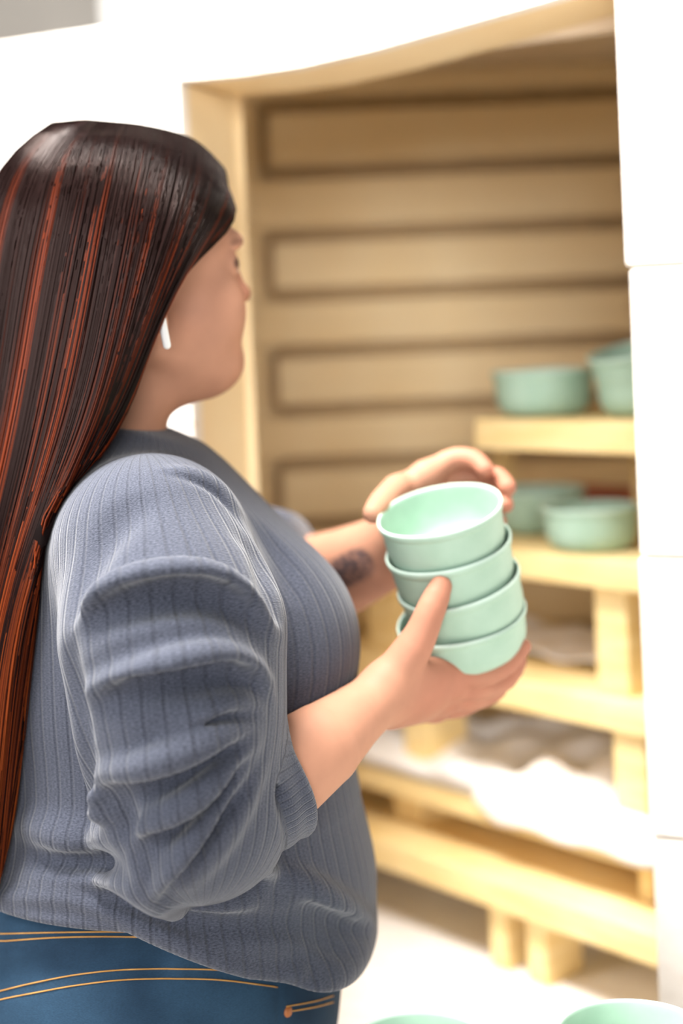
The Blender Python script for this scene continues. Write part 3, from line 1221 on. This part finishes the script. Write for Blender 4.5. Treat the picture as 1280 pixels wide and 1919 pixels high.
T(cut(rc(P(206, 810, 1.293), P(226, 905, 1.293), 0.0625, 0.078), P(262, 822, 1.25), (0.40, 0, 0.92)), 0)
T(rc(P(218, 972, 1.285), P(275, 1035, 1.178), 0.073, 0.076), 0.035)
T(rc(P(222, 970, 1.30), P(325, 1045, 1.44), 0.072, 0.062), 0.045)
T(ell(P(300, 1180, 1.305), (0.128, 0.150, 0.150)), 0.06)
T(ell(P(528, 1195, 1.245), (0.066, 0.070, 0.075)), 0.06)
T(ell(P(545, 1200, 1.375), (0.060, 0.070, 0.075)), 0.06)
T(ell(P(300, 1330, 1.300), (0.165, 0.150, 0.200)), 0.06)
T(ell(P(352, 1590, 1.300), (0.160, 0.165, 0.120)), 0.07)
T(ell(P(280, 1680, 1.300), (0.200, 0.168, 0.080)), 0.05)
T(ell(P(560, 1745, 1.285), (0.070, 0.125, 0.040)), 0.02)
# hem: everything below a slanting plane is cut away
hA, hB = P(110, 1672, 1.15), P(520, 1850, 1.15)
hn = norm(np.cross(norm(hB - hA), [0, 1, 0]))
if hn[2] > 0:
    hn = -hn


class HalfSpace:
    def __init__(self, p0, n):
        self.p0, self.n, self.c, self.r = p0, n, None, 0

    def __call__(self, p):
        return -((p - self.p0) @ self.n)


NECKC = P(225, 838, 1.293)
nk = norm(np.array([0.28, 0.0, 1.0]))


def arm(pts, rad, ks):
    return [('u', rc(pts[i], pts[i + 1], rad[i], rad[i + 1]), ks) for i in range(len(pts) - 1)]


AN = [P(292, 1036, 1.160), P(325, 1190, 1.112), P(338, 1340, 1.100), P(352, 1505, 1.100)]
g_near += arm(AN, [0.078, 0.084, 0.077, 0.073], 0.02)
cufC = P(512, 1467, 1.136)
cdir = norm(P(600, 1398, 1.165) - P(440, 1510, 1.115))
g_near.append(('u', cut(rc(P(400, 1520, 1.108), cufC + cdir * 0.03, 0.060, 0.0455), cufC + cdir * 0.004, cdir), 0.03))
AF = [P(330, 1050, 1.45), P(470, 1066, 1.49), P(560, 1085, 1.512)]
fdir = norm(P(640, 1072, 1.475) - ELF)
fdir2 = norm(AF[2] - AF[0])
g_far.append(('u', rc(AF[0], AF[1], 0.066, 0.060), 0))
fc = P(582, 1040, 1.505)
g_far.append(('u', cut(rc(AF[1], P(625, 1072, 1.50), 0.060, 0.055), fc, norm(P(640, 1050, 1.49) - P(560, 1075, 1.505))), 0.02))
base = g_torso + [('u', f, 0.022 if i else 0.02) for i, (o_, f, k_) in enumerate(g_near)] + [('u', f, 0.03) for (o_, f, k_) in g_far]


class HemCut:
    """keeps what lies above the slanting hem or above the level back hem"""
    c, r = None, 0

    def __call__(self, p):
        a_ = (p - hA) @ hn
        b_ = (p - P(60, 1690, 1.2)) @ np.array([-0.02, 0, -1.0])
        return -np.minimum(a_, b_)


base.append(('s', HemCut(), 0.008))
# neck opening
SW = list(base)


def fold(pts, rad, off=0.0, k=0.010, op='u', n=14, taper=True):
    pts = np.asarray(pts, float)
    pp = spline(pts, n)
    hit, t = trace(base, pp[:, 0], pp[:, 1])
    g = grad(base, hit)
    hit = hit + g * off
    r = np.full(n, rad)
    if taper:
        w = np.sin(np.linspace(0.02, math.pi - 0.02, n)) ** 0.7
        r = rad * (0.25 + 0.75 * w)
        sg = 1.0 if op == 'u' else -1.0
        hit = hit - sg * g * (rad * 1.0 * (1 - w))[:, None]
    SW.append((op, chain(hit, r), k))


# sleeve: ridges with a groove under each
fold([(128, 1205), (150, 1152), (210, 1107), (290, 1086), (370, 1083), (430, 1100), (480, 1142), (526, 1192)], 0.0130, 0.0060, 0.010)
fold([(150, 1225), (180, 1170), (240, 1136), (310, 1118), (380, 1116), (430, 1135), (478, 1178), (505, 1215)], 0.0150, 0.000, 0.011, 's')
fold([(152, 1308), (172, 1294), (250, 1266), (330, 1241), (400, 1229), (450, 1241), (490, 1272), (510, 1312)], 0.0130, 0.0060, 0.010)
fold([(180, 1325), (250, 1298), (330, 1272), (400, 1262), (450, 1274), (485, 1300)], 0.0145, 0.000, 0.011, 's')
fold([(300, 1392), (350, 1364), (400, 1340), (450, 1322), (495, 1340)], 0.0105, 0.001, 0.012)
fold([(235, 1418), (310, 1400), (370, 1372), (430, 1347), (485, 1350)], 0.0070, 0.002, 0.010, 's')
fold([(168, 1478), (195, 1452), (260, 1437), (340, 1410), (430, 1376), (492, 1362)], 0.0130, 0.0045, 0.009)
fold([(190, 1500), (260, 1488), (340, 1462), (410, 1425), (465, 1388)], 0.0115, 0.000, 0.010, 's')
fold([(208, 1590), (250, 1563), (330, 1520), (415, 1452), (490, 1378)], 0.0125, 0.004, 0.010)
fold([(240, 1600), (320, 1560), (400, 1492), (465, 1420)], 0.0090, 0.001, 0.010, 's')
fold([(218, 1612), (262, 1632), (290, 1668), (330, 1622), (400, 1532), (470, 1432)], 0.0110, 0.003, 0.010)
fold([(310, 1672), (360, 1610), (425, 1520), (480, 1440)], 0.0065, 0.002, 0.010, 's')
fold([(345, 1672), (400, 1600), (450, 1520), (497, 1430)], 0.0080, 0.000, 0.011)
fold([(172, 1492), (178, 1512), (200, 1525)], 0.011, 0.002, 0.010)
fold([(165, 1470), (172, 1480), (190, 1490)], 0.010, 0.002, 0.008)
fold([(225, 1480), (240, 1540), (222, 1580)], 0.0075, 0.001, 0.012, 's')
fold([(142, 1140), (132, 1220), (140, 1300), (150, 1380), (160, 1450), (185, 1560), (215, 1630)], 0.013, 0.002, 0.014, 's', 20)
# cuff edge
cu = [cufC + cdir * 0.002 + 0.0452 * (math.cos(a) * norm(np.cross(cdir, [0, 0, 1.])) + math.sin(a) * norm(np.cross(cdir, norm(np.cross(cdir, [0, 0, 1.]))))) for a in np.linspace(0, 2 * math.pi, 25)]
SW.append(('u', chain(cu, 0.0042), 0.006))
cg = [cufC - cdir * 0.026 + 0.0535 * (math.cos(a) * norm(np.cross(cdir, [0, 0, 1.])) + math.sin(a) * norm(np.cross(cdir, norm(np.cross(cdir, [0, 0, 1.]))))) for a in np.linspace(0, 2 * math.pi, 25)]
SW.append(('s', chain(cg, 0.0040), 0.010))
# shoulder and chest creases
fold([(300, 886), (350, 896), (400, 920), (440, 965), (458, 1000)], 0.0030, 0.000, 0.005, 's')
fold([(300, 880), (360, 886), (415, 915), (455, 965)], 0.006, -0.002, 0.010)
fold([(272, 950), (225, 985), (182, 1040), (150, 1110), (138, 1160)], 0.010, 0.004, 0.022, 's')
fold([(445, 1000), (485, 1045), (505, 1110), (520, 1160)], 0.0085, 0.003, 0.018, 's')
fold([(480, 985), (520, 1040), (548, 1110)], 0.006, 0.002, 0.018, 's')
# waist folds
fold([(20, 1660), (110, 1640), (220, 1640), (330, 1700), (440, 1695), (520, 1640)], 0.012, 0.001, 0.014)
fold([(500, 1632), (560, 1655), (620, 1690), (680, 1718), (706, 1738)], 0.013, 0.002, 0.012)
fold([(150, 1683), (260, 1700), (350, 1724), (440, 1736), (560, 1722), (640, 1722)], 0.0095, 0.001, 0.010, 's')
fold([(470, 1740), (560, 1742), (630, 1775), (680, 1790)], 0.0070, 0.001, 0.010, 's')
fold([(560, 1700), (630, 1735), (690, 1752)], 0.0085, 0.001, 0.010, 's')
fold([(60, 1590), (130, 1598), (230, 1604)], 0.014, 0.002, 0.018, 's')
fold([(40, 1545), (120, 1570), (200, 1575)], 0.010, 0.000, 0.02)
hem = [(5, 1688), (70, 1690), (130, 1692), (205, 1716), (300, 1762), (400, 1806), (480, 1832), (560, 1832)]
fold([(a, b - 8) for a, b in hem], 0.0050, -0.001, 0.008, taper=False)
# neck opening
SW.append(('s', rc(P(200, 862, 1.295), hp(-0.03, 0, -0.02), 0.0535, 0.0535), 0.003))

V, F = surface(SW, (-0.46, 1.00, 0.80), (0.12, 1.64, 1.44), 0.0025)
sm = np_mesh('sweater', V, F)
dT, dN, dF = evaluate(g_torso, V), evaluate(g_near, V), evaluate(g_far, V)
which = np.where((dN < dT + 0.004), 1, 0)
which = np.where((dF < dT) & (dF < dN), 2, which)
rib = np.zeros((len(V), 3), np.float32)
tc_ = P(300, 1300, 1.30)
ang = np.arctan2(V[:, 1] - tc_[1], V[:, 0] - tc_[0])
rib[:, 0] = ang * 0.165
rib[:, 1] = V[:, 2]
a0, a1 = AN[0], AN[3]
axn = norm(a1 - a0)
e_x = norm(np.array([1, 0, 0]) - axn * axn[0])
e_y = np.cross(axn, e_x)
w = V - a0
th = np.arctan2(w @ e_y, w @ e_x)
mk = which == 1
rib[mk, 0] = (th * 0.084)[mk]
rib[mk, 1] = (w @ axn)[mk]
dcf = np.linalg.norm(V - cufC, axis=1)
axf = norm(AF[2] - AF[0])
f_x = norm(np.array([0, 0, 1]) - axf * axf[2])
f_y = np.cross(axf, f_x)
w2 = V - AF[0]
mk = which == 2
rib[mk, 0] = (np.arctan2(w2 @ f_y, w2 @ f_x) * 0.065)[mk]
rib[mk, 1] = (w2 @ axf)[mk]
sc_ = (V - cufC) @ cdir
rv_ = (V - cufC) - sc_[:, None] * cdir
cx_ = norm(np.cross(cdir, [0, 0, 1.]))
cy_ = np.cross(cdir, cx_)
mk = (which == 1) & (sc_ > -0.026) & (sc_ < 0.02) & (np.linalg.norm(rv_, axis=1) < 0.064)
rib[mk, 0] = (np.arctan2(rv_ @ cy_, rv_ @ cx_) * 0.045 * 2.4)[mk]
rib[mk, 1] = sc_[mk]
rib[:, 2] = which
a = sm.attributes.new('rib', 'FLOAT_VECTOR', 'POINT')
a.data.foreach_set('vector', rib.ravel())
sweater = link('sweater', sm, M_KNIT, person)
sweater['label'] = 'blue grey rib knit sweater with pushed up sleeves'

# ------------------------------------------------------------------ jeans
J = []
J.append(('u', ell(P(285, 1740, 1.300), (0.170, 0.155, 0.120)), 0))
J.append(('u', ell(P(290, 1905, 1.300), (0.166, 0.172, 0.150)), 0.05))
hipN, hipF = P(330, 2010, 1.215), P(330, 2010, 1.385)
hipN[2] = hipF[2] = 0.74
J.append(('u', rc(hipN, (hipN[0] + 0.02, 1.20, 0.48), 0.098, 0.072), 0.05))
J.append(('u', rc((hipN[0] + 0.02, 1.20, 0.48), (hipN[0] - 0.01, 1.19, 0.10), 0.072, 0.058), 0.02))
J.append(('u', rc(hipF, (hipF[0] + 0.03, 1.40, 0.48), 0.098, 0.072), 0.05))
J.append(('u', rc((hipF[0] + 0.03, 1.40, 0.48), (hipF[0] + 0.01, 1.41, 0.10), 0.072, 0.058), 0.02))
jb = list(J)


def jfold(pts, rad, off, k, op):
    pp = spline(np.asarray(pts, float), 12)
    hit, _ = trace(jb, pp[:, 0], pp[:, 1])
    J.append((op, chain(hit + grad(jb, hit) * off, rad), k))


jfold([(10, 1770), (120, 1768), (240, 1768), (380, 1770), (470, 1790)], 0.0028, 0.0005, 0.004, 's')       # under the waistband
jfold([(20, 1735), (120, 1736), (240, 1738), (380, 1742)], 0.010, -0.006, 0.008, 'u')
jfold([(0, 1868), (120, 1842), (280, 1826), (420, 1828), (520, 1842)], 0.0020, 0.0008, 0.003, 's')         # yoke seam
jfold([(520, 1850), (524, 1890), (522, 1930)], 0.0020, 0.0006, 0.003, 's')
jfold([(0, 1830), (90, 1805), (190, 1790), (300, 1798)], 0.006, 0.003, 0.015, 's')
V, F = surface(J, (-0.48, 1.05, 0.06), (0.10, 1.56, 1.10), 0.0035)
jm = np_mesh('jeans', V, F)
jeans = link('jeans', jm, M_DENIM, person)
jeans['label'] = 'blue denim jeans with orange stitching'


def stitch(pts, n=60, dash=True):
    pp = spline(np.asarray(pts, float), n)
    hit, _ = trace(J, pp[:, 0], pp[:, 1])
    hit = hit + grad(J, hit) * 0.0005
    return hit


lines = [stitch([(-10, 1764), (120, 1756), (240, 1755), (380, 1760)]), stitch([(-10, 1750), (120, 1747), (240, 1746), (370, 1750)]),
         stitch([(-10, 1860), (60, 1843), (150, 1826), (250, 1817), (400, 1817), (520, 1830)]),
         stitch([(-10, 1876), (60, 1862), (150, 1846), (250, 1836), (400, 1836), (520, 1850)]),
         stitch([(536, 1886), (590, 1876), (624, 1866)], 20), stitch([(538, 1896), (590, 1887), (624, 1878)], 20)]
for ln in lines:
    link('stitching', tube_mesh('stitching', [ln], 0.0006, 5), M_THREAD, jeans)
hit, _ = trace(J, [540], [1896])
nrm = grad(J, hit)[0]
rm = lathe_mesh('rivet', [(0, 0.0022), (0.0022, 0.0020), (0.0040, 0.0012), (0.0046, 0.0), (0.0046, -0.002)], 16)
rv = link('rivet', rm, M_RIVET)
rv.location = hit[0]
rv.rotation_mode = 'QUATERNION'
rv.rotation_quaternion = Vector((0, 0, 1)).rotation_difference(Vector(nrm))
bpy.context.view_layer.update()
rv.parent = jeans
# shoes
for (sx, sy) in ((hipN[0] - 0.01, 1.19), (hipF[0] + 0.01, 1.41)):
    S_ = [('u', ell((sx + 0.05, sy, 0.045), (0.135, 0.048, 0.045)), 0), ('u', rc((sx, sy, 0.05), (sx, sy, 0.12), 0.052, 0.05), 0.03),
          ('s', HalfSpace(np.array([0, 0, 0.003]), np.array([0, 0, -1.0])), 0.004)]
    V, F = surface(S_, (sx - 0.13, sy - 0.08, -0.02), (sx + 0.22, sy + 0.08, 0.2), 0.006)
    link('shoe', np_mesh('shoe', V, F), M_SHOE, person)

# ------------------------------------------------------------------ hair
guides = [
    [(424, 336, 1.332), (424, 385, 1.298), (408, 436, 1.256), (346, 488, 1.210), (310, 540, 1.192), (286, 600, 1.188), (266, 680, 1.190), (240, 760, 1.192), (206, 840, 1.185), (150, 930, 1.165), (104, 1020, 1.165), (78, 1150, 1.170), (62, 1260, 1.175), (38, 1420, 1.18), (18, 1560, 1.18), (6, 1640, 1.185)],
    [(415, 312, 1.315), (405, 395, 1.232), (360, 470, 1.195), (305, 560, 1.180), (262, 680, 1.176), (222, 790, 1.176), (170, 880, 1.165), (115, 980, 1.160), (75, 1100, 1.163), (48, 1300, 1.165), (20, 1500, 1.17), (0, 1640, 1.18)],
    [(360, 262, 1.285), (345, 350, 1.205), (318, 450, 1.183), (272, 580, 1.172), (234, 700, 1.168), (190, 800, 1.168), (140, 900, 1.158), (88, 1020, 1.155), (48, 1150, 1.155), (22, 1350, 1.16), (0, 1550, 1.165), (-15, 1680, 1.17)],
    [(275, 238, 1.270), (255, 330, 1.198), (235, 450, 1.176), (205, 600, 1.165), (172, 750, 1.160), (125, 880, 1.157), (75, 1000, 1.153), (30, 1150, 1.155), (0, 1350, 1.157), (-20, 1550, 1.16), (-35, 1690, 1.165)],
    [(205, 230, 1.265), (172, 325, 1.197), (145, 450, 1.176), (118, 600, 1.168), (90, 750, 1.164), (55, 900, 1.162), (15, 1050, 1.16), (-20, 1200, 1.165), (-45, 1400, 1.17), (-60, 1660, 1.175)],
    [(165, 227, 1.265), (118, 262, 1.228), (84, 335, 1.200), (58, 450, 1.186), (34, 600, 1.182), (12, 750, 1.18), (-20, 900, 1.18), (-60, 1100, 1.185), (-90, 1300, 1.19), (-110, 1660, 1.195)],
    [(148, 227, 1.270), (112, 233, 1.256), (69, 251, 1.240), (28, 300, 1.224), (-2, 400, 1.213), (-25, 550, 1.212), (-45, 700, 1.213), (-80, 900, 1.22), (-120, 1100, 1.225), (-150, 1350, 1.23), (-160, 1660, 1.235)],
    [(142, 228, 1.280), (102, 233, 1.279), (55, 250, 1.277), (8, 297, 1.275), (-36, 400, 1.275), (-62, 600, 1.28), (-85, 800, 1.28), (-130, 1050, 1.28), (-170, 1350, 1.285), (-180, 1660, 1.29)],
    [(150, 229, 1.290), (112, 234, 1.300), (66, 254, 1.316), (24, 300, 1.333), (-10, 410, 1.344), (-38, 600, 1.35), (-65, 850, 1.35), (-130, 1100, 1.35), (-150, 1400, 1.35), (-160, 1660, 1.35)],
    [(210, 232, 1.295), (150, 330, 1.372), (130, 500, 1.388), (90, 700, 1.383), (40, 900, 1.375), (-60, 1100, 1.37), (-110, 1400, 1.37), (-130, 1660, 1.37)],
    [(330, 250, 1.310), (300, 340, 1.388), (270, 480, 1.398), (215, 620, 1.393), (150, 760, 1.388), (60, 900, 1.38), (-50, 1100, 1.375), (-100, 1400, 1.375), (-120, 1660, 1.375)],
    [(415, 312, 1.340), (398, 400, 1.395), (350, 470, 1.407), (285, 560, 1.402), (215, 680, 1.392), (140, 800, 1.385), (50, 930, 1.38), (-50, 1120, 1.375), (-95, 1400, 1.375), (-115, 1660, 1.375)],
]
NP_ = 34
GW = np.array([spline([P(*q) for q in g], NP_) for g in guides])        # guide, point, xyz
NG = len(guides)
# finer across
NA = 89
uu = np.linspace(0, NG - 1, NA)
HS = np.zeros((NA, NP_, 3))
for j in range(NP_):
    pts = GW[:, j]
    ext = np.vstack([2 * pts[0] - pts[1], pts, 2 * pts[-1] - pts[-2]])
    for i, u in enumerate(uu):
        k = min(int(u), NG - 2)
        t = u - k
        p0, p1, p2, p3 = ext[k:k + 4]
        HS[i, j] = 0.5 * ((2 * p1) + (-p0 + p2) * t + (2 * p0 - 5 * p1 + 4 * p2 - p3) * t * t + (-p0 + 3 * p1 - 3 * p2 + p3) * t ** 3)
clear = body + []


def push(pts, margin):
    sh = pts.shape
    p = pts.reshape(-1, 3).copy()
    for ops in (body, base):
        for _ in range(4):
            d = evaluate(ops, p, False)
            bad = d < margin
            if not bad.any():
                break
            g = grad(ops, p[bad])
            p[bad] += g * (margin - d[bad])[:, None]
    return p.reshape(sh)


HS[:, 1:] = push(HS[:, 1:], 0.007)
for _ in range(6):
    HS[:, 2:-1] = 0.5 * HS[:, 2:-1] + 0.25 * (HS[:, 1:-2] + HS[:, 3:])
HS[:, 1:] = push(HS[:, 1:], 0.0075)
# normals of the hair sheet (pointing outwards)
du = np.gradient(HS, axis=0)
dv = np.gradient(HS, axis=1)
nn = np.cross(du, dv)
nn /= np.linalg.norm(nn, axis=2)[..., None] + 1e-9
ctr = H0 + np.array([-0.03, 0.03, 0])
vec = HS - ctr
vec[..., 2] = 0
sgn = np.sign((nn * vec).sum(2).mean())
nn *= sgn
# dark underlayer
inner = push(HS - nn * 0.006, 0.0015)
m = mesh_from('hair', inner.reshape(-1, 3), [(i * NP_ + j, i * NP_ + j + 1, (i + 1) * NP_ + j + 1, (i + 1) * NP_ + j) for i in range(NA - 1) for j in range(NP_ - 1)])
set_tint(m, np.tile(np.array(lin(26, 17, 16)[:3]), (len(m.vertices), 1)))
hair = link('hair', m, M_HAIRBASE, person)
hair['label'] = 'long straight dark brown hair with copper red streaks'
sd = hair.modifiers.new('thickness', 'SOLIDIFY')
sd.thickness = 0.003
# strands
NS = 4600
dark = np.array(lin(20, 11, 10)[:3])
cop = np.array(lin(128, 52, 24)[:3])
gold = np.array(lin(180, 98, 44)[:3])
SD = 3
sv, sf, sc = [], [], []
vv = np.linspace(0, 1, NP_)
ph = rng.uniform(0, 6.28, 12)
base_id = 0
for k in range(NS):
    u = rng.uniform(0, NA - 1) if rng.random() < 0.45 else rng.uniform(0, 46)
    i = min(int(u), NA - 2)
    t = u - i
    c = HS[i] * (1 - t) + HS[i + 1] * t
    nv = nn[i] * (1 - t) + nn[i + 1] * t
    lift = rng.uniform(-0.0006, 0.0042)
    sway = rng.normal(0, 0.0016)
    side = du[i] / (np.linalg.norm(du[i], axis=1)[:, None] + 1e-9)
    wv = np.sin(vv * rng.uniform(3, 8) + rng.uniform(0, 6.28))
    c = c + nv * (lift * np.minimum(1, vv * 6 + 0.3))[:, None] + side * ((sway + 0.0005 * wv) * np.minimum(1, vv * 5))[:, None]
    end = rng.uniform(0.86, 1.0)
    if end < 1:
        src = vv
        c = np.stack([np.interp(vv * end, src, c[:, q]) for q in range(3)], 1)
    r = rng.uniform(0.0005, 0.0010)
    rad = r * np.interp(vv, [0, 0.04, 0.8, 1], [0.7, 1, 1, 0.35])
    tg = np.gradient(c, axis=0)
    tg /= np.linalg.norm(tg, axis=1)[:, None] + 1e-9
    a_ = np.cross(tg, np.array([0.3, 0.9, 0.31]))
    a_ /= np.linalg.norm(a_, axis=1)[:, None] + 1e-9
    b_2 = np.cross(tg, a_)
    for s in range(SD):
        tt = 2 * math.pi * s / SD
        sv.append(c + rad[:, None] * (math.cos(tt) * a_ + math.sin(tt) * b_2))
    # colour: streak clusters across, stronger towards the tips
    x = u / 8.0
    st = 0.8 * math.sin(x * 6.1 + ph[0]) + 0.8 * math.sin(x * 11.3 + ph[1]) + 0.5 * math.sin(x * 23.7 + ph[2]) + rng.normal(0, 0.45)
    fr_ = max(0.0, 1 - x / 0.9) * 1.5
    wgt = np.clip((st + fr_ - 0.68 + 1.9 * (vv - 0.2)) * 0.42, 0, 1) * np.clip((vv - 0.05) / 0.2, 0, 1)
    gw = np.clip((fr_ * 0.5 + 0.3 * rng.random()) * (vv - 0.5) * 2.2, 0, 0.9)
    cc = dark * rng.uniform(0.6, 1.5)
    cl = cc[None] * (1 - wgt[:, None]) + (cop[None] * (1 - gw[:, None]) + gold[None] * gw[:, None]) * wgt[:, None] * rng.uniform(0.75, 1.15)
    for s in range(SD):
        sc.append(cl)
    for s in range(SD):
        p0 = base_id + s * NP_
        p1 = base_id + ((s + 1) % SD) * NP_
        j = np.arange(NP_ - 1)
        sf.append(np.stack([p0 + j, p0 + j + 1, p1 + j + 1, p1 + j], 1))
    base_id += SD * NP_
hm = np_mesh('hair_strands', np.concatenate(sv), np.concatenate(sf))
set_tint(hm, np.concatenate(sc))
hs = link('hair_strands', hm, M_HAIR, hair)
tag(hs, kind='stuff')

# ------------------------------------------------------------------ earbud
e0, e1 = P(300, 582, 1.188), P(313, 647, 1.190)
eb = empty('earbud', e0)
tag(eb, 'white wireless earbud with a stem in the ear', 'earbud')
vs = [e0, e0 * 0.5 + e1 * 0.5, e1]
S_ = [('u', rc(e0, e1, 0.0036, 0.0034), 0), ]
V, F = surface(S_, np.minimum(e0, e1) - 0.012, np.maximum(e0, e1) + 0.012, 0.0008)
link('stem', np_mesh('stem', V, F), M_EARBUD, eb)
S_ = [('u', ell(e0 + np.array([-0.002, 0.006, 0.001]), (0.0075, 0.007, 0.0075)), 0)]
V, F = surface(S_, e0 - 0.018, e0 + 0.018, 0.001)
link('bud', np_mesh('bud', V, F), M_EARBUD, eb)
